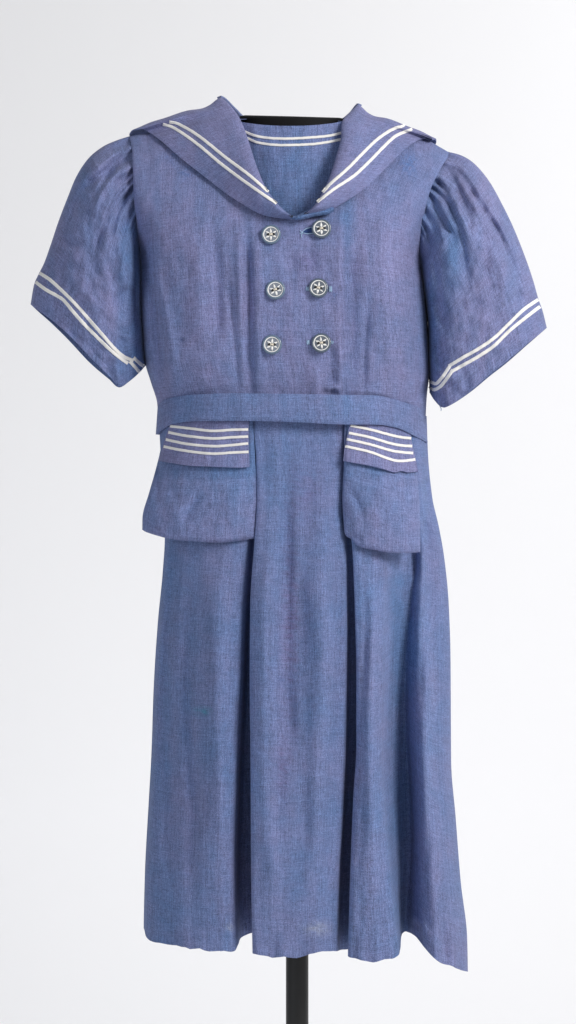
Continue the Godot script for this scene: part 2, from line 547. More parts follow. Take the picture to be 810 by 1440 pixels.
func build_bodice(root: Node3D) -> void:
	bodice_creases = [
		crease([196, 290, 201, 345, 214, 420, 226, 510, 231, 575], 9, -0.010),
		crease([206, 330, 214, 380, 230, 440, 241, 510, 244, 570], 9, 0.005),
		crease([296, 310, 303, 370, 305, 440, 300, 500], 10, -0.0045),
		crease([276, 330, 282, 420, 280, 500], 14, 0.0035),
		crease([344, 292, 348, 360, 350, 430, 352, 500, 354, 600], 6, -0.0055),
		crease([336, 300, 338, 380, 341, 470], 7, 0.003),
		crease([362, 320, 364, 430, 366, 560], 8, 0.002),
		crease([319, 370, 322, 405, 327, 450, 333, 500, 336, 580], 3.0, -0.0032, 2),
		crease([519, 400, 516, 450, 513, 500, 510, 580], 3.2, -0.0036, 2),
		crease([497, 310, 493, 400, 497, 500, 492, 590], 12, -0.004),
		crease([540, 300, 545, 400, 540, 520], 16, 0.003),
		crease([585, 360, 590, 450, 590, 560], 9, -0.003),
		crease([432, 345, 440, 370, 430, 388], 7, -0.002),
		crease([402, 340, 412, 380, 404, 420], 9, -0.0016),
		crease([470, 470, 465, 520, 474, 590], 8, -0.003),
		crease([440, 505, 446, 540, 440, 590], 9, 0.002),
		crease([560, 560, 530, 552, 470, 551], 5, 0.0015),
		crease([454, 549, 468, 545, 482, 549], 4, 0.004),
		crease([482, 280, 482, 340, 480, 430, 482, 520, 482, 640], 9, -0.0052, 1),
		crease([215, 470, 208, 520, 222, 560], 5, -0.003),
	]
	var hole_poly := neck_hole()
	var ns := 170; var nt := 170
	var rows: Array = []; var back: Array = []
	for i in nt + 1:
		var t := float(i) / nt
		t = t * t * 0.35 + t * 0.65
		var r := PackedVector3Array(); var b := PackedVector3Array()
		for j in ns + 1:
			var s := -cos(PI * j / ns) * 0.55 + (2.0 * j / ns - 1.0) * 0.45
			var y := lerpf(ev(TOPY, lerpf(181, 632, (s + 1) / 2)), 604, t)
			var xl := ev(XL, y); var xr := ev(XR, y)
			var x := lerpf(xl, xr, (s + 1) / 2)
			r.append(Vector3(x, y, bodice_full(x, y)))
		for j in range(ns, -1, -2):
			var q := r[j]
			b.append(Vector3(q.x, q.y, -0.92 * bodice_z(q.x, q.y) - 0.0005 + 0.001 * n_crumple.get_noise_2d(q.x + 700, q.y)))
		rows.append(r)
		if i % 2 == 0: back.append(b)
	var hole := func(a: Vector3, b: Vector3) -> bool: return Geometry2D.is_point_in_polygon(Vector2((a.x + b.x) / 2, (a.y + b.y) / 2), hole_poly)
	var bias := func(x: float, y: float) -> float:
		var v := 0.34
		v -= 0.55 * exp(-pow((x - 489) / 7.0, 2)) * smoothstep(560, 300, y)      # less faded beside the overlap
		v -= 0.5 * smoothstep(226, 204, x) * smoothstep(300, 420, y)
		v -= 0.45 * exp(-pow((y - 300) / 16.0, 2)) * exp(-pow((x - 478) / 22.0, 2))
		v -= 0.3 * smoothstep(585, 604, x)
		return v
	part("bodice", cloth(rows, 0.0008, bias, false, false, hole), linen, root)
	part("bodice_back", cloth(back, 0.0008, func(x, y): return 0.1, false, false, null, Vector2(0.3, 0.6)), linen, root)

	# dickey behind the open neck
	var dr: Array = []
	for i in 41:
		var t := i / 40.0
		var r := PackedVector3Array()
		for j in 61:
			var s := j / 30.0 - 1.0
			var x := lerpf(411 + s * 84, 414 + s * 62, t)
			var yt := 177.0 - 8.5 * pow(absf(s), 2.2) - s * 0.5
			var y := lerpf(yt, 318, t)
			var z := lerpf(0.052, 0.078, t) - 0.017 * s * s * (1.0 - 0.3 * t) + 0.0012 * n_crumple.get_noise_2d(x * 2.0, y * 0.8 + 50)
			r.append(Vector3(x, y, z))
		dr.append(r)
	var dickey := part("dickey", cloth(dr, 0.0012, func(x, y): return -0.38 + 0.35 * smoothstep(230, 180, y), false, false, null, Vector2(0.1, 0.4)), linen, root)
	var sh := index_sheet(dr)
	braid([338, 182, 346, 186, 358, 190.7, 375.5, 193.8, 398, 195, 420, 194.4, 442, 193, 462, 191, 480, 187, 486, 185], 4.2, sh, dickey)
	braid([338, 189, 349, 195, 362, 200.4, 386.7, 203.8, 409, 204, 440, 202.7, 462, 199.6, 479.5, 196, 486, 194], 4.2, sh, dickey)

# waist profile shared by bodice, skirt and belt
func waist_z(x: float) -> float:
	var s := clampf((x - 411.0) / 188.0, -1, 1)
	return 0.091 * sqrt(maxf(1.0 - pow(absf(s), 2.4), 0.0))

func build_skirt(root: Node3D) -> void:
	var EL := [585, 223, 640, 226, 700, 229, 755, 231.7, 808, 228.6, 876, 222, 971, 216, 1060, 213, 1142, 208.5, 1225, 204, 1305, 202, 1400, 201]
	var ER := [585, 600, 640, 602, 700, 608, 740, 617, 786, 625, 848, 631, 925, 633.6, 1071, 634.5, 1148, 640.7, 1240, 648, 1318, 657, 1367, 658]
	var EA := [585, 350, 700, 352, 850, 345, 1000, 339, 1100, 334, 1225, 331, 1340, 335]
	var EF := [585, 354, 649, 360, 703, 361, 758, 358, 848, 352, 956, 351, 1060, 352, 1225, 353, 1342, 355]
	var EC := [585, 482, 700, 482, 800, 487, 900, 488, 1050, 486, 1150, 482, 1225, 478, 1340, 475]
	var EG := [585, 485, 700, 483, 768, 495, 848, 498.5, 956, 501, 1049, 501, 1117, 497, 1225, 492.5, 1345, 489]
	var ET := [585, 547, 700, 547, 777, 545, 937, 541, 1060, 539, 1163, 545, 1287, 556, 1340, 562]
	var EV := [585, 570, 700, 578, 780, 581, 848, 574, 913, 567, 1000, 566, 1117, 571, 1194, 573, 1287, 569, 1340, 568]
	skirt_creases = [
		crease([419, 640, 420, 758, 421, 860, 421, 956, 425, 1040, 429, 1130], 7, -0.0060, 1),
		crease([402, 660, 404, 760, 406, 880, 406, 1000, 408, 1100], 11, -0.0055),
		crease([262, 780, 264, 863, 264, 980, 270, 1080, 276, 1133, 270, 1210, 266, 1290], 8, -0.0055),
		crease([300, 770, 305, 900, 306, 1050, 312, 1200], 16, 0.004),
		crease([242, 790, 238, 880, 230, 990, 228, 1100], 6, -0.004),
		crease([280, 1090, 284, 1140, 276, 1230], 5, 0.0022),
		crease([310, 780, 308, 900, 305, 1050, 304, 1200, 306, 1330], 22, 0.007),
		crease([244, 900, 240, 1050, 238, 1200, 240, 1320], 11, -0.005),
		crease([440, 700, 452, 900, 446, 1050, 440, 1250, 440, 1340], 16, 0.005),
		crease([372, 700, 368, 900, 372, 1100, 384, 1330], 13, 0.004),
		crease([470, 760, 476, 900, 470, 1100], 8, -0.003),
		crease([525, 820, 522, 950, 520, 1100, 526, 1300], 11, 0.004),
		crease([455, 640, 460, 800, 458, 1000, 452, 1200], 15, 0.003),
		crease([378, 700, 376, 900, 378, 1150], 14, 0.003),
		crease([512, 800, 514, 900, 510, 1000], 5, -0.0015),
		crease([600, 820, 602, 950, 598, 1100, 596, 1240], 10, 0.006),
		crease([583, 640, 577, 760, 590, 830], 6, -0.004),
		crease([571, 1285, 586, 1292, 600, 1312, 604, 1345], 6, 0.003),
		crease([580, 1290, 590, 1310, 592, 1335], 5, -0.003),
		crease([620, 1290, 626, 1330, 630, 1362], 6, -0.003),
		crease([426, 1060, 430, 1140, 428, 1230], 9, -0.002),
	]
	var rows: Array = []
	var nt := 230; var per := 8
	var hem := [1305, 1321, 1332, 1338, 1338, 1329, 1317, 1312, 1331, 1341.5, 1343.5, 1347, 1339, 1337, 1335, 1333, 1338, 1343, 1347.5, 1352, 1345, 1336, 1313, 1309, 1316, 1333, 1350, 1360, 1366, 1367]
	for i in nt + 1:
		var t := float(i) / nt
		var key := PackedVector3Array()
		for k in 30:
			var y: float = lerpf(585.0, hem[k], t)
			var a := smoothstep(0.0, 0.85, t)
			var b := clampf(t * 1.15, 0, 1)
			var l := ev(EL, y); var r := ev(ER, y); var ea := ev(EA, y); var f := ev(EF, y); var c := ev(EC, y); var g := ev(EG, y); var tt := ev(ET, y); var v := ev(EV, y)
			var x := 0.0; var zt := 0.0; var zh := 0.0   # x, small pleat depth at the waist, depth at the hem
			match k:
				0: x = l; zh = 0.0
				1: x = l + 9; zh = 0.052
				2: x = lerpf(l, ea, 0.40); zh = 0.090
				3: x = lerpf(l, ea, 0.80); zh = 0.106
				4: x = ea - 7; zh = 0.104; zt = -0.001
				5: x = ea; zh = 0.088; zt = -0.002
				6: x = ea + 5 + 3 * a; zh = 0.045; zt = -0.004
				7: x = f + 5 + 7 * a; zh = 0.045; zt = -0.005
				8: x = f + 2 + 5 * a; zh = 0.085; zt = -0.001
				9: x = f; zh = 0.113; zt = 0.002
				10: x = f + 6; zh = 0.121; zt = 0.003
				11: x = lerpf(f, c, 0.42); zh = 0.126; zt = 0.002
				12: x = lerpf(f, c, 0.82); zh = 0.122
				13: x = c - 3; zh = 0.112; zt = -0.001
				14: x = c + 5; zh = 0.075; zt = -0.003
				15: x = g + 6 + 8 * a; zh = 0.065; zt = -0.004
				16: x = g + 3 + 6 * a; zh = 0.092; zt = -0.001
				17: x = g; zh = 0.114; zt = 0.003
				18: x = g + 7; zh = 0.123; zt = 0.004
				19: x = lerpf(g, tt, 0.55); zh = 0.128; zt = 0.002
				20: x = tt - 5; zh = 0.119; zt = 0.0
				21: x = tt + 1; zh = 0.095; zt = 0.0
				22: x = lerpf(tt, v, 0.55) + 1; zh = 0.048; zt = -0.001
				23: x = v + 3; zh = 0.036; zt = -0.003
				24: x = lerpf(v, r, 0.16); zh = 0.058; zt = 0.0
				25: x = lerpf(v, r, 0.32); zh = 0.084; zt = 0.003
				26: x = lerpf(v, r, 0.52); zh = 0.094; zt = 0.004
				27: x = lerpf(v, r, 0.78); zh = 0.074; zt = 0.003
				28: x = lerpf(v, r, 0.95); zh = 0.036; zt = 0.001
				29: x = r; zh = 0.0
			var z0 := waist_z(x) + zt
			# the folds open quickly below the belt, the skirt stands out slowly
			var deep := zh - 0.105
			var z := lerpf(z0, zh if k in [0, 1, 28, 29] else 0.105 + 0.0 * deep, b)
			if not k in [0, 1, 28, 29]: z += deep * lerpf(a, sqrt(maxf(a, 0.0)), 0.35)
			key.append(Vector3(x, y, z))
		var row := PackedVector3Array()
		for k in 29:
			for q in per:
				row.append(_cr2(key, k, float(q) / per))
		row.append(key[29])
		for j in row.size():
			var p := row[j]
			var w := 1.7 * relief(p.x, p.y, skirt_creases) * smoothstep(0.0, 0.15, t)
			w += 0.0023 * n_crumple.get_noise_2d(p.x * 1.7, p.y * 0.3) + 0.0006 * n_fine.get_noise_2d(p.x, p.y * 0.7)
			var low := smoothstep(0.93, 1.0, t)
			w += low * (0.006 * n_crumple.get_noise_2d(p.x * 2.0 + 50, 10.0) + 0.002 * n_fine.get_noise_2d(p.x * 1.1, p.y * 0.35) * smoothstep(340.0, 300.0, p.x))
			p.y += low * (3.2 * n_fine.get_noise_2d(p.x * (0.6 if p.x < 330.0 else 0.42), 777.0))
			w += 0.0006 * smoothstep(1262.0, 1270.0, p.y + (1340 - hem[clampi(j / per, 0, 29)]))   # doubled cloth of the hem
			row[j] = Vector3(p.x, p.y, p.z + w)
		# the back of the skirt, right to left
		var xl := row[0].x; var xr := row[row.size() - 1].x
		var zl := row[0].z; var zr := row[row.size() - 1].z
		var nb := 70
		for j in range(1, nb + 1):
			var th := PI * j / nb
			var s := cos(th)
			var x := lerpf(xl, xr, (s + 1) / 2)
			var y := lerpf(585.0, lerpf(1300, 1367, pow((s + 1) / 2, 14.0)) - 4.0 * sin(th), t)
			var z := -lerpf(0.08, 0.105, t) * pow(sin(th), 0.9) + t * 0.016 * sin(th * 9.0) * sin(th)
			z += (zl if s < 0.0 else zr) * pow(absf(s), 6.0)
			row.append(Vector3(x, y, z))
		rows.append(row)
	var bias := func(x: float, y: float) -> float:
		return -0.1 - 0.3 * smoothstep(262, 216, x) + 0.2 * exp(-pow((x - 600) / 40.0, 2)) * smoothstep(900, 1200, y) + 0.12 * smoothstep(900, 1250, y) - 0.5 * exp(-pow((x - 562) / 16.0, 2)) * smoothstep(760, 900, y)
	part("skirt", cloth(rows, 0.0009, bias, true, false, null, Vector2(0.13, 0.77)), linen, root)
	skirt_sheet_rows = rows

var skirt_creases: Array = []
var skirt_sheet_rows: Array = []

func _cr2(p: PackedVector3Array, i: int, f: float) -> Vector3:
	# Catmull-Rom in true size (depth counted in pattern units), so that folds turn roundly
	var m := p.size() - 1
	var q := [p[maxi(i - 1, 0)], p[i], p[i + 1], p[mini(i + 2, m)]]
	for k in 4: q[k] = Vector3(q[k].x, q[k].y, q[k].z / U)
	var a: Vector3 = q[0]; var b: Vector3 = q[1]; var c: Vector3 = q[2]; var d: Vector3 = q[3]
	var l := b.distance_to(c)
	var ta := (c - a) * (l / maxf(a.distance_to(b) + l, 1e-6)); var tb := (d - b) * (l / maxf(c.distance_to(d) + l, 1e-6))
	var f2 := f * f; var f3 := f2 * f
	var o := (2 * f3 - 3 * f2 + 1) * b + (f3 - 2 * f2 + f) * ta + (3 * f2 - 2 * f3) * c + (f3 - f2) * tb
	return Vector3(o.x, o.y, o.z * U)

func build_sleeves(root: Node3D) -> void:
	var left := {
		"top": V2s([184, 191, 191, 215, 192, 245, 193, 275, 196, 310, 199, 345]),
		"outer": V2s([184, 191, 165, 197, 145, 206, 125, 222, 108, 247, 95, 278, 82, 312, 71, 345, 62, 370, 54, 386, 48, 400, 43, 428]),
		"bottom": V2s([43, 428, 56, 438, 75, 452, 100, 474, 130, 506, 155, 530, 168, 543, 182, 536, 195, 525, 205, 514]),
		"inner": V2s([199, 345, 200, 390, 201, 430, 203, 470, 205, 514]),
		"creases": [
			crease([190, 196, 170, 214, 154, 235, 125, 258, 108, 275, 100, 305, 92, 335], 5.5, -0.0075, 2),
			crease([194, 214, 168, 229, 146, 256, 130, 288, 122, 330], 4.5, -0.0062, 2),
			crease([196, 234, 175, 256, 159, 285, 147, 317, 136, 350, 134, 380], 5.5, -0.0085, 2),
			crease([197, 258, 176, 278, 162, 310, 156, 350], 4.5, -0.0055, 2),
			crease([198, 285, 182, 300, 172, 340, 170, 380], 5, -0.005, 2),
			crease([188, 202, 140, 235, 112, 256, 96, 290], 8, 0.004),
			crease([190, 222, 155, 252, 134, 284, 124, 320], 6, 0.0045),
			crease([194, 244, 164, 270, 148, 305, 140, 340], 6, 0.0045),
			crease([72, 312, 93, 338, 118, 352], 7, -0.0025),
			crease([70, 322, 92, 348, 114, 360], 7, 0.002),
			crease([120, 345, 130, 372, 146, 400], 7, -0.0025),
			crease([186, 398, 166, 420, 158, 440], 7, -0.004),
			crease([60, 368, 80, 372, 96, 384], 6, -0.003),
			crease([168, 320, 176, 370, 178, 420], 10, 0.006),
			crease([188, 330, 190, 400, 194, 470], 5.1, -0.0066, 2),
			crease([100, 400, 122, 416, 138, 440], 8, 0.003),
			crease([168, 470, 178, 492, 180, 520], 6, -0.003),
			crease([160, 510, 166, 530, 168, 548], 4, 0.003),
			crease([44, 421, 75, 445, 100, 466, 150, 514, 166, 528], 2.2, -0.0012, 2),
		],
		"braids": [
			[50, 380.5, 69.6, 393, 88, 409.6, 106.5, 428, 125, 449, 146, 473, 162, 491, 175, 502, 188, 507],
			[45, 392.5, 64, 407, 88, 421, 101, 436, 117, 454.4, 135.5, 473, 154, 491, 170, 504, 180, 511],
			[188, 503, 195, 509.5, 203.5, 516.5], [182.5, 508, 189, 515, 196.5, 523.5]],
	}
	var right := {
		"top": V2s([629, 213, 613, 238, 600, 266, 591, 300, 587, 325, 587, 350]),
		"outer": V2s([629, 213, 650, 219, 668, 231, 688, 255, 706, 287, 722, 320, 738, 360, 750, 395, 757, 420, 763, 437, 769, 461]),
		"bottom": V2s([769, 461, 742, 483, 710, 510, 688, 527, 661, 550, 634, 569, 622, 573, 611, 563, 604, 552]),
		"inner": V2s([587, 350, 594, 400, 601, 450, 602, 500, 604, 552]),
		"creases": [
			crease([631, 217, 640, 232, 653, 252, 680, 296, 702, 328, 726, 380, 742, 412], 5.1, -0.00825, 2),
			crease([625, 232, 642, 260, 658, 298, 668, 322], 4.25, -0.0066, 2),
			crease([612, 253, 629, 274, 638, 298, 648, 325, 653, 363, 662, 410], 5.525, -0.00715, 2),
			crease([602, 276, 618, 304, 631, 323, 648, 352], 4.25, -0.0066, 2),
			crease([594, 300, 604, 340, 615, 396, 630, 430], 5.95, -0.0055, 2),
			crease([634, 232, 662, 276, 688, 322, 700, 350], 7, 0.005),
			crease([618, 250, 640, 284, 652, 318, 660, 350], 6, 0.005),
			crease([606, 272, 626, 300, 640, 330], 5, 0.005),
			crease([645, 228, 690, 292, 724, 350, 738, 390], 7, 0.005),
			crease([690, 330, 708, 390, 718, 430], 12, 0.005),
			crease([602, 400, 616, 430, 628, 475], 8, -0.006),
			crease([604, 470, 616, 505, 622, 530], 5.95, -0.0066, 2),
			crease([732, 392, 728, 410, 735, 425], 5, -0.003),
			crease([668, 400, 672, 430, 690, 446], 10, -0.003),
			crease([608, 520, 628, 532, 650, 520], 7, 0.004),
			crease([610, 545, 620, 560, 624, 580], 4, -0.003),
			crease([770, 455, 742, 476, 710, 503, 688, 520, 661, 542, 632, 562], 2.2, -0.0014, 2),
		],
		"braids": [
			[761, 418.5, 737, 435, 715.5, 455.6, 694, 476, 672, 491, 653, 501.7, 631, 515],
			[766, 426, 740, 446, 715.5, 466, 694, 487, 672, 501.7, 653, 512.5, 634, 523],
			[633, 514, 620.6, 532, 612.5, 539.6, 604, 535], [637, 520, 620.6, 542, 610, 548, 604, 543]],
	}
	for side in 2:
		var g: Dictionary = left if side == 0 else right
		var ns := 64; var nt := 110
		var grid := coons(g.top, g.bottom, g.outer, g.inner, ns, nt)
		var front: Array = []; var full: Array = []
		for i in nt + 1:
			var t := float(i) / nt
			var fr := PackedVector3Array(); var bk := PackedVector3Array()
			for j in ns + 1:
				var s := float(j) / ns
				var p: Vector3 = grid[i][j]
				var tp: Vector3 = grid[0][j]
				var e := ev(EDGE, maxf(tp.y - (192.0 if side == 0 else 214.0), 0.0)) - 0.004
				var prof := pow(maxf(1.0 - pow(absf(2.0 * s - 1.0), 2.3), 0.0), 0.55)
				var dmax := ev([0.0, 0.05, 0.35, 0.074, 0.7, 0.068, 1.0, 0.054], t)
				var z := lerpf(maxf(e, 0.0) , dmax * prof, smoothstep(-0.03, 0.26, t))
				if i == 0: z = maxf(e, 0.0) * (1.0 if j > 0 and j < ns else 0.0)
				var mask := smoothstep(0.0, 0.12, s) * smoothstep(1.0, 0.9, s)
				var w := (1.9 if side == 0 else 1.55) * relief(p.x, p.y, g.creases) + 0.0038 * n_crumple.get_noise_2d(p.x * 1.7 + side * 400, p.y * 1.5) + 0.0006 * n_fine.get_noise_2d(p.x, p.y)
				# fine gathers radiating from the seam
				w += 0.0040 * smoothstep(0.26, 0.02, t) * sin(s * 62.0 + 2.0 * sin(s * 17.0)) * smoothstep(0.85, 0.6, s)
				z += w * mask
				fr.append(Vector3(p.x, p.y, z))
				var back := -0.9 * lerpf(maxf(e, 0.0), dmax * prof, smoothstep(-0.03, 0.26, t))
				var lowered := 6.0 * smoothstep(0.8, 1.0, t) * sin(PI * clampf(s * 1.15, 0, 1))
				bk.append(Vector3(p.x - (2.5 if side == 0 else -1.0) * lowered / 6.0, p.y + lowered * (1.0 if side == 0 else 0.3), back))
			front.append(fr)
			var row := fr.duplicate()
			for j in range(ns - 1, -1, -1): row.append(bk[j])
			full.append(row)
		var bias := func(x: float, y: float) -> float:
			if side == 0: return 0.25 - 0.65 * smoothstep(150, 190, x) * smoothstep(250, 330, y)
			return 0.34 - 0.9 * exp(-pow((x - 640) / 16.0, 2)) * exp(-pow((y - 350) / 60.0, 2)) - 0.6 * smoothstep(628, 604, x)
		var o := part("sleeve", cloth(full, 0.0009, bias, true, side == 1, null, Vector2(0.2 + 0.4 * side, 0.15)), linen, root)
		var sh := index_sheet(front)
		for b in g.braids: braid(b, 5.4, sh, o)

	var pale := mat(Color(0.22, 0.33, 0.55), 0.9, 0.3)
	for e in [[618, 570, 620.5, 575, 620, 578]]:
		var pts := PackedVector3Array()
		for q in spline(V2s(e), 8): pts.append(W(Vector3(q.x, q.y, 0.012)))
		part("loose_thread", tube(pts, 0.00045), pale, root)

func build_collar(root: Node3D) -> void:
	# stations: roll line x, y, z and outer edge x, y (depth taken from the bodice) or x, y, z
	var RL := V3s([412, 305, .104, 400, 296, .104, 386, 281, .101, 373, 262, .096, 362, 236, .088, 353, 209, .076, 346, 187, .060, 337, 166, .044, 328, 153, .028, 319, 143, .012, 311, 136.5, -.004, 317, 140, -.022, 330, 153, -.042, 346, 167, -.064, 378, 173, -.080, 412, 174, -.084])
	var OL := V3s([405, 308, 9, 386, 306, 9, 366, 301, 9, 344, 289, 9, 318, 272, 9, 287, 248, 9, 254, 222, 9, 223, 195, 9, 208, 185, 9, 197, 181, .012, 186, 183, -.006, 182, 191, -.022, 196, 203, -.05, 240, 215, -.085, 330, 225, -.105, 412, 228, -.108])
	var RR := V3s([428, 301, .104, 437, 294, .104, 446, 283, .101, 455, 267, .096, 464, 247, .088, 472, 222, .076, 479, 195, .060, 481, 171, .044, 488, 162, .028, 496, 154, .012, 503, 147, -.004, 500, 150, -.022, 492, 160, -.042, 478, 170, -.064, 446, 174, -.080, 412, 174, -.084])
	var OR := V3s([434, 306, 9, 462, 297, 9, 485, 284, 9, 505, 271, 9, 525, 254, 9, 546, 233, 9, 567, 212, 9, 588, 197, 9, 600, 194, 9, 608, 195.5, .012, 613, 195, -.004, 613, 202, -.018, 604, 208, -.05, 570, 219, -.085, 490, 227, -.105, 412, 228, -.108])
	for side in 2:
		var R := RL if side == 0 else RR; var O := OL if side == 0 else OR
		for k in O.size():
			if O[k].z > 1.0: O[k].z = bodice_full(O[k].x, O[k].y) + 0.0045
		var n := 150; var m := 40
		var A := spline(R, n + 1, false); var B := spline(O, n + 1, false)
		var rows: Array = []   # rows run from the roll line outwards
		for q in m + 1:
			var u := float(q) / m
			rows.append(PackedVector3Array())
			for i in n + 1:
				var a := A[i]; var b := B[i]
				var st := float(i) / n * 15.0
				var fwd := smoothstep(11.5, 9.0, st)
				if u < 0.12:   # the inside of the roll, going down to the neck seam
					var f := 1.0 - u / 0.12
					rows[q].append(a + (b - a).normalized() * 5.0 * f * f + Vector3(0, 0, 0) + Vector3(0, 0, -0.014 * f))
					continue
				var v := (u - 0.12) / 0.88
				var p := a.lerp(b, v)
				var body := sin(PI * pow(v, 0.8))
				var lift := 0.0075 * sqrt(clampf(1.0 - pow(1.0 - minf(v / 0.22, 1.0), 2.0), 0, 1)) * (1.0 - v * 0.75)
				p.z += (lift + 0.006 * body) * fwd * smoothstep(0.0, 1.5, st)
				p.y += (6.0 * exp(-pow((v - 0.19) / 0.15, 2.0)) * smoothstep(0.0, 0.12, v) - 1.5 * exp(-pow((v - 0.8) / 0.12, 2.0))) * smoothstep(8.0, 10.0, st) * smoothstep(12.5, 10.5, st)
				p.z += 0.0016 * n_crumple.get_noise_2d(p.x * 1.2 + 90, p.y * 1.2) * sin(PI * v)
				# the outer edge ripples a little and stands off the bodice
				p.z += 0.002 * smoothstep(0.8, 1.0, v) * (0.5 + n_crumple.get_noise_2d(st * 22.0, 900.0 + side * 50)) * fwd
				# keep clear of the bodice below
				if st < 9.5: p.z = maxf(p.z, bodice_z(p.x, p.y) + 0.003)
				rows[q].append(p)
		var bias := func(x: float, y: float) -> float: return 0.5 - 0.3 * smoothstep(280, 306, y)
		var o := part("collar", cloth(rows, 0.0016, bias, false, side == 0, null, Vector2(0.55, 0.3 + 0.2 * side)), linen, root)
		# front half only carries the braid in view
		var sheet_rows: Array = []
		for r in rows.slice(5): sheet_rows.append(r.slice(0, 108))
		var sh := index_sheet(sheet_rows)
		if side == 0:
			braid([238, 171.5, 250, 174, 277.8, 190, 315.6, 220, 353.3, 248.5, 378.5, 271], 4.7, sh, o)
			braid([229, 175, 243, 179, 275.6, 201, 313, 232, 353, 261.5, 389, 286], 4.7, sh, o)
		else:
			braid([450.5, 274, 464, 259, 489, 237, 512.6, 213, 533, 194, 554, 181, 573, 176], 4.9, sh, o)
			braid([446, 284, 468, 267, 498, 247, 518.5, 228, 539, 207, 557, 191, 580, 181.5], 4.9, sh, o)
	# the band that closes the point of the neck, its loose end turned over the right collar
	var rows2: Array = []
	var top := spline(V2s([404, 299, 414, 304, 424, 300, 436, 294, 448, 289, 460, 288.5, 469, 291]), 50)
	var bot := spline(V2s([402, 306, 416, 309, 428, 308, 440, 305, 452, 303, 463, 301, 470.5, 297]), 50)
	for q in 11:
		var u := q / 10.0
		var r := PackedVector3Array()
		for i in 50:
			var p := top[i].lerp(bot[i], u)
			p.z = bodice_z(p.x, p.y) + 0.014 * sin(PI * (0.15 + 0.7 * u)) * smoothstep(400, 425, p.x) + 0.002 + 0.0015 * n_fine.get_noise_2d(p.x * 2, p.y * 2)
			r.append(p)
		rows2.append(r)
	part("neck_band", cloth(rows2, 0.002, func(x, y): return -0.6, false, false, null, Vector2(0.8, 0.1)), linen, root)

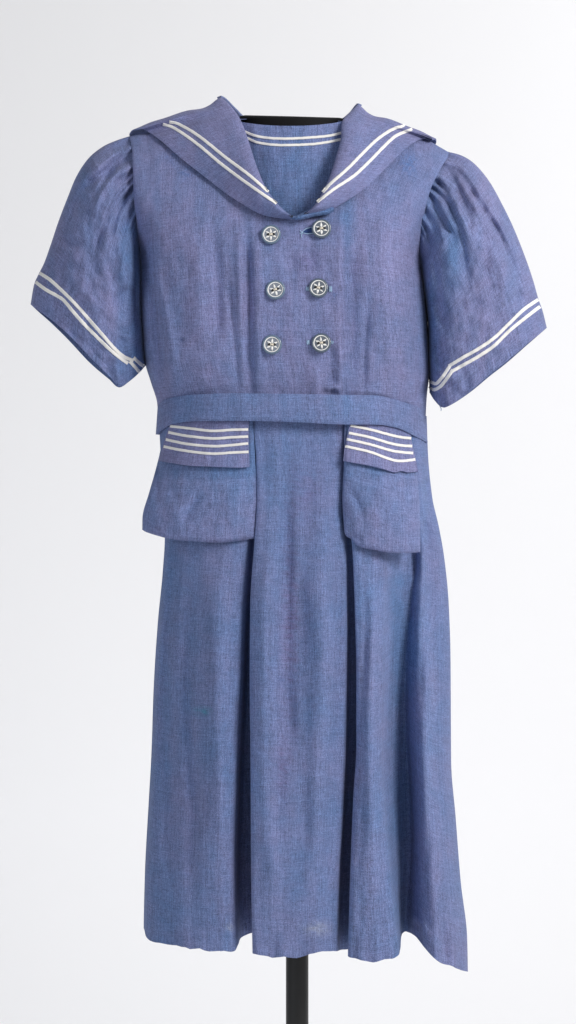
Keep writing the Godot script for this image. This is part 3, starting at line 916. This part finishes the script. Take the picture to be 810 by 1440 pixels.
func build_pockets(root: Node3D) -> void:
	# left pocket: bag, flap, four rows of braid
	var sets := [
		{
			"top": V2s([229, 598, 260, 594, 300, 592, 340, 592, 356, 592]), "bottom": V2s([200, 745, 205, 748, 220, 753, 240, 758, 270, 761, 310, 763, 340, 760, 359, 757]),
			"left": V2s([229, 598, 226, 630, 219, 660, 209, 695, 201, 722, 200, 745]), "right": V2s([356, 592, 359, 650, 361, 700, 359, 757]),
			"z": [200, 0.055, 212, 0.068, 232, 0.079, 270, 0.092, 310, 0.099, 340, 0.099, 362, 0.097], "ztop": [225, 0.050, 260, 0.083, 300, 0.094, 360, 0.098],
			"ftop": V2s([241, 593, 270, 590, 310, 589, 350, 589]), "fbottom": V2s([222.5, 648, 240, 650.5, 262, 654, 285, 655.5, 310, 656.5, 335, 657.5, 351, 656.5]),
			"fleft": V2s([241, 593, 235, 608, 228, 630, 222.5, 648]), "fright": V2s([350, 589, 349.5, 620, 351, 656.5]),
			"rows": [[239, 599, 271.5, 603, 299, 606, 326, 604.5, 349, 604], [235, 607.5, 263, 613, 299, 616.6, 326, 615, 349, 614], [231.5, 617.5, 261, 624, 299, 627.5, 326, 626, 349, 623.5], [228.5, 627.5, 261, 634, 299, 638, 326, 636.5, 349.5, 635.5]],
			"cr": [crease([285, 690, 265, 720, 255, 750], 7, -0.004), crease([235, 700, 250, 730, 262, 755], 10, 0.003), crease([330, 680, 325, 720, 332, 755], 10, 0.003)],
		},
		{
			"top": V2s([488, 594, 520, 596, 550, 600, 584, 612]), "bottom": V2s([484, 748, 487, 754, 494, 758, 501, 766, 509, 770, 530, 774, 550, 777.5, 570, 778, 591, 776.5]),
			"left": V2s([488, 594, 484, 650, 481.5, 700, 484, 748]), "right": V2s([584, 612, 586, 660, 589.5, 700, 591, 740, 591, 776.5]),
			"z": [480, 0.098, 500, 0.106, 530, 0.107, 560, 0.099, 580, 0.087, 592, 0.077], "ztop": [484, 0.100, 520, 0.095, 550, 0.086, 586, 0.064],
			"ftop": V2s([493, 591, 520, 593, 550, 597, 577, 607]), "fbottom": V2s([483, 648, 500, 651, 520, 654.5, 540, 659.5, 556, 664, 565, 662, 574, 664, 588, 663]),
			"fleft": V2s([493, 591, 489, 610, 485, 630, 483, 648]), "fright": V2s([577, 607, 581, 630, 585, 648, 588, 663]),
			"rows": [[491.5, 598, 520.5, 604, 550.5, 612, 565, 615, 580, 616.5], [489, 608.5, 520.5, 615, 550, 623.7, 566, 626.5, 583, 627.5], [487.5, 617.5, 520.5, 625, 550, 633.5, 566, 636, 586, 637.5], [485.5, 627.5, 520.5, 635.6, 545, 644.5, 561, 648.3, 589, 645.5]],
			"cr": [crease([490, 680, 505, 715, 515, 735], 6, -0.003), crease([520, 680, 545, 700, 560, 740], 9, 0.003), crease([560, 690, 575, 680, 588, 684], 7, -0.002), crease([492, 748, 500, 758, 514, 762], 5, -0.003)],
		}]
	for k in 2:
		var g: Dictionary = sets[k]
		var grid := coons(g.top, g.bottom, g.left, g.right, 80, 80)
		for i in grid.size():
			var t := float(i) / (grid.size() - 1)
			for j in grid[i].size():
				var p: Vector3 = grid[i][j]
				var s: float = float(j) / (grid[i].size() - 1)
				var z := lerpf(waist_z(p.x) * 1.055 + 0.002, ev(g.z, p.x), smoothstep(0.05, 0.8, t)) + 0.005 * sin(PI * t) * sin(PI * s)
				z += relief(p.x, p.y, g.cr) + 0.0012 * n_crumple.get_noise_2d(p.x * 1.4 + 40, p.y * 1.4) + 0.0005 * n_fine.get_noise_2d(p.x, p.y)
				# the edges of the bag turn under
				var ed := minf(minf(s, 1.0 - s) * 130.0, (1.0 - t) * 160.0)
				z -= 0.0035 * pow(1.0 - clampf(ed / 5.0, 0, 1), 2.0)
				grid[i][j] = Vector3(p.x, p.y, z)
		var o := part("pocket", cloth(grid, 0.002, func(x, y): return 0.02 + 0.2 * smoothstep(680, 740, y) - 0.4 * smoothstep(682, 660, y), false, false, null, Vector2(0.7, 0.5 + 0.3 * k)), linen, root)
		var sh := index_sheet(grid)
		var fl := coons(g.ftop, g.fbottom, g.fleft, g.fright, 70, 36)
		var hang := 0.0
		for i in fl.size():
			var t := float(i) / (fl.size() - 1)
			for j in fl[i].size():
				var p: Vector3 = fl[i][j]
				var z := depth_at(sh, p.x, p.y)
				# past the side of the bag the flap keeps the depth of the bag's edge
				for step in range(1, 30):
					if z > -1.0 or t < 0.12: break
					z = maxf(depth_at(sh, p.x - 1.5 * step, p.y), depth_at(sh, p.x + 1.5 * step, p.y))
				if z < -1.0: z = waist_z(p.x) * 1.055 + 0.002
				hang = 0.0022 + 0.004 * t + 0.0012 * n_crumple.get_noise_2d(p.x * 2.0, 30.0 + k * 99) * t
				fl[i][j] = Vector3(p.x, p.y, z + hang)
		var flap := part("pocket_flap", cloth(fl, 0.0016, func(x, y): return 0.5, false, false, null, Vector2(0.05 + 0.3 * k, 0.25)), linen, o)
		var fs := index_sheet(fl)
		for r in g.rows: braid(r, 4.3, fs, o)

func build_belt(root: Node3D) -> void:
	var T := [219, 568, 222.6, 566, 237.5, 560, 271.5, 555, 326, 553, 380, 553.5, 420, 554, 474, 555, 528.7, 556, 550, 560, 577.6, 568.5, 596.6, 575, 601, 578]
	var B := [219, 611, 225, 606, 241.6, 597, 271.5, 592.5, 353, 592, 380, 592.5, 420, 594, 488, 597, 528.7, 597, 556, 601, 583, 613, 601, 622]
	var rows: Array = []
	var nr := 18; var nf := 150
	for i in nr + 1:
		var t := float(i) / nr
		var r := PackedVector3Array()
		for j in nf + 1:
			var th := PI * j / nf
			var s: float = -cos(th)
			var x := lerpf(lerpf(222, 219, t), lerpf(597, 601.5, t), (s + 1) / 2)
			var y := lerpf(ev(T, x), ev(B, x), t)
			var z := 0.1005 * pow(maxf(1.0 - pow(absf(s), 2.4), 0.0), 0.5) + 0.0085 * pow(maxf(1.0 - s * s, 0.0), 0.3)
			z += 0.0012 * n_crumple.get_noise_2d(x * 0.9, y * 0.5 + 333) * sin(th)
			z -= 0.0018 * pow(absf(2.0 * t - 1.0), 8.0)
			z += 0.0015 * exp(-pow((t - 0.5) / 0.3, 2.0)) * sin(th)
			r.append(Vector3(x, y, z))
		var a := r[0]; var b := r[nf]
		for j in range(1, 61):
			var th := PI * j / 60.0
			var s := cos(th)
			var x := lerpf(a.x, b.x, (s + 1) / 2)
			r.append(Vector3(x, lerpf(a.y, b.y, (s + 1) / 2), -0.095 * pow(sin(th), 0.9)))
		rows.append(r)
	part("belt", cloth(rows, 0.003, func(x, y): return -0.18 + 0.2 * smoothstep(500, 600, x), true, false, null, Vector2(0.4, 0.9)), linen, root)

func build_buttons(root: Node3D) -> void:
	var rim := mat(Color(0.115, 0.17, 0.245), 0.28, 0.5); rim.clearcoat_enabled = true; rim.clearcoat = 0.4; rim.clearcoat_roughness = 0.15
	var rim_dark := mat(Color(0.085, 0.115, 0.16), 0.28, 0.5); rim_dark.clearcoat_enabled = true; rim_dark.clearcoat = 0.4; rim_dark.clearcoat_roughness = 0.15
	var white := mat(Color(0.86, 0.86, 0.845), 0.4)
	var dark := mat(Color(0.008, 0.01, 0.015), 0.6)
	var thread := mat(Color(0.72, 0.66, 0.55), 0.9, 0.3)
	var R := 13.4 * U
	var body := lathe([0.0, -0.001, R * 0.9, -0.001, R, 0.0006, R * 1.0, 0.0016, R * 0.97, 0.0027, R * 0.88, 0.0035, R * 0.80, 0.0034, R * 0.77, 0.0026, R * 0.74, 0.0016, 0.0, 0.0014], 44)
	var face := lathe([R * 0.76, 0.0012, R * 0.755, 0.0022, R * 0.7, 0.0023, R * 0.3, 0.0020, 0.0, 0.0019], 44)
	var face_light := mat(Color(0.20, 0.225, 0.275), 0.25, 0.7); var face_dark := mat(Color(0.11, 0.13, 0.165), 0.25, 0.7)
	var ring := lathe([R * 0.69, 0.0020, R * 0.70, 0.0028, R * 0.72, 0.0030, R * 0.80, 0.0030, R * 0.815, 0.0027, R * 0.815, 0.0020], 44)
	# one ray of the star: a lens that tapers to a point
	var st := SurfaceTool.new(); st.begin(Mesh.PRIMITIVE_TRIANGLES)
	var outline: Array = []
	for q in 13:
		var u := q / 12.0
		outline.append(Vector2(R * (0.13 + 0.54 * u), R * 0.10 * pow(sin(PI * pow(u, 0.75)), 0.9) + R * 0.012))
	for q in 12:
		var a: Vector2 = outline[q]; var b: Vector2 = outline[q + 1]
		var za := 0.0027 + 0.0006 * sin(PI * q / 12.0); var zb := 0.0027 + 0.0006 * sin(PI * (q + 1) / 12.0)
		for sgn in [1.0, -1.0]:
			var quad := [Vector3(a.x, za, 0), Vector3(b.x, zb, 0), Vector3(b.x, 0.0019, b.y * sgn), Vector3(a.x, 0.0019, a.y * sgn)]
			for t in ([0, 1, 2, 0, 2, 3] if sgn > 0 else [0, 2, 1, 0, 3, 2]): st.add_vertex(quad[t])
	st.index(); st.generate_normals()
	var ray := st.commit()
	var holem := lathe([0.0, 0.0026, R * 0.145, 0.00255, R * 0.15, 0.0018], 14)
	var spots := [[381.3, 330.1, 2.0, 0, 0.0], [387.5, 407.9, 18.0, 0, 3.0], [382.7, 484.8, -2.0, 0, -2.0], [452, 322, 5.0, 1, 4.0], [447.8, 405.3, -12.0, 1, 2.0], [451.8, 482.6, 6.0, 1, 1.0]]
	for b in spots:
		var z := bodice_full(b[0], b[1])
		for q in 6: z = maxf(z, bodice_full(b[0] + 10 * cos(q), b[1] + 10 * sin(q)))
		var o := part("button", body, rim_dark if b[3] else rim, root)
		o.position = W(Vector3(b[0], b[1], z + 0.0012))
		# the disc faces the viewer, a little tipped by the pull of its thread
		o.basis = Basis(Vector3.RIGHT, PI / 2 - deg_to_rad(4.0 + b[4])) * Basis(Vector3.UP, deg_to_rad(b[2]))
		if b[3] == 0: o.basis = Basis(Vector3.UP, deg_to_rad(-5)) * o.basis
		part("button_face", face, face_dark if b[3] else face_light, o)
		part("ring", ring, white, o)
		for q in 6:
			var a := TAU * q / 6.0 + PI / 2 + rng.randf_range(-0.08, 0.08)
			var p := part("star_ray", ray, white, o)
			p.basis = Basis(Vector3.UP, a)
			p.scale = Vector3(rng.randf_range(0.94, 1.04), 1, rng.randf_range(0.85, 1.15))
		for sx in [-1.0, 1.0]:
			var h := part("thread_hole", holem, dark, o); h.position = Vector3(sx * R * 0.26, 0.0006, 0)
		for q in 3:
			var pts := PackedVector3Array()
			for k in 9:
				var u := k / 8.0 * 2.0 - 1.0
				pts.append(Vector3(u * R * 0.19, 0.0026 + 0.0011 * (1.0 - u * u), (q - 1) * R * 0.055 + rng.randf_range(-1, 1) * R * 0.01))
			part("thread", tube(pts, R * 0.045), thread, o)
	# worked buttonholes that show beside the right-hand buttons
	var pale := mat(Color(0.33, 0.47, 0.66), 0.9, 0.3)
	var deep := mat(Color(0.03, 0.06, 0.18), 0.9, 0.3)
	for h in [[432.5, 406, 4.0], [465, 406.5, 5.5], [433.5, 481.5, 4.5], [466.5, 481.5, 3.0]]:
		var pts := PackedVector3Array()
		for layer in 4:
			pts = PackedVector3Array()
			for k in 5:
				var u := k / 4.0 - 0.5
				var x: float = h[0] + (layer - 1.5) * 1.1 + rng.randf_range(-0.4, 0.4); var y: float = h[1] + u * h[2] * 1.5
				pts.append(W(Vector3(x, y, bodice_full(x, y) + 0.0006)))
			part("buttonhole_stitch", tube(pts, 0.0005), pale, root)
	# the top buttonhole gapes and is frayed
	var slit_top := V2s([424.5, 326.5, 430, 322.5, 436, 320.5, 442, 320]); var slit_bot := V2s([424.5, 327, 431, 328, 437, 327.5, 442, 327])
	var a1 := spline(slit_top, 14); var b1 := spline(slit_bot, 14)
	var sr: Array = []
	for q in 5:
		var r := PackedVector3Array()
		for i in 14:
			var p := a1[i].lerp(b1[i], q / 4.0); p.z = bodice_full(p.x, p.y) + 0.0004; r.append(p)
		sr.append(r)
	part("buttonhole", cloth(sr, 0.0003, null, false, false, null, Vector2.ZERO, true), deep, root)
	for e in [[424, 327, 430, 322, 436, 320, 441, 319.5], [424, 327, 431, 328.6, 437, 328.2, 441, 327.6], [425, 326.5, 422.5, 325, 422, 323.5], [425, 327, 424, 331, 424.5, 334.5], [426, 326, 423, 328, 421, 328.5]]:
		var p := spline(V2s(e), 10)
		var pts := PackedVector3Array()
		for q in p: pts.append(W(Vector3(q.x, q.y, bodice_full(q.x, q.y) + 0.001)))
		part("buttonhole_stitch", tube(pts, 0.00045), pale, root)
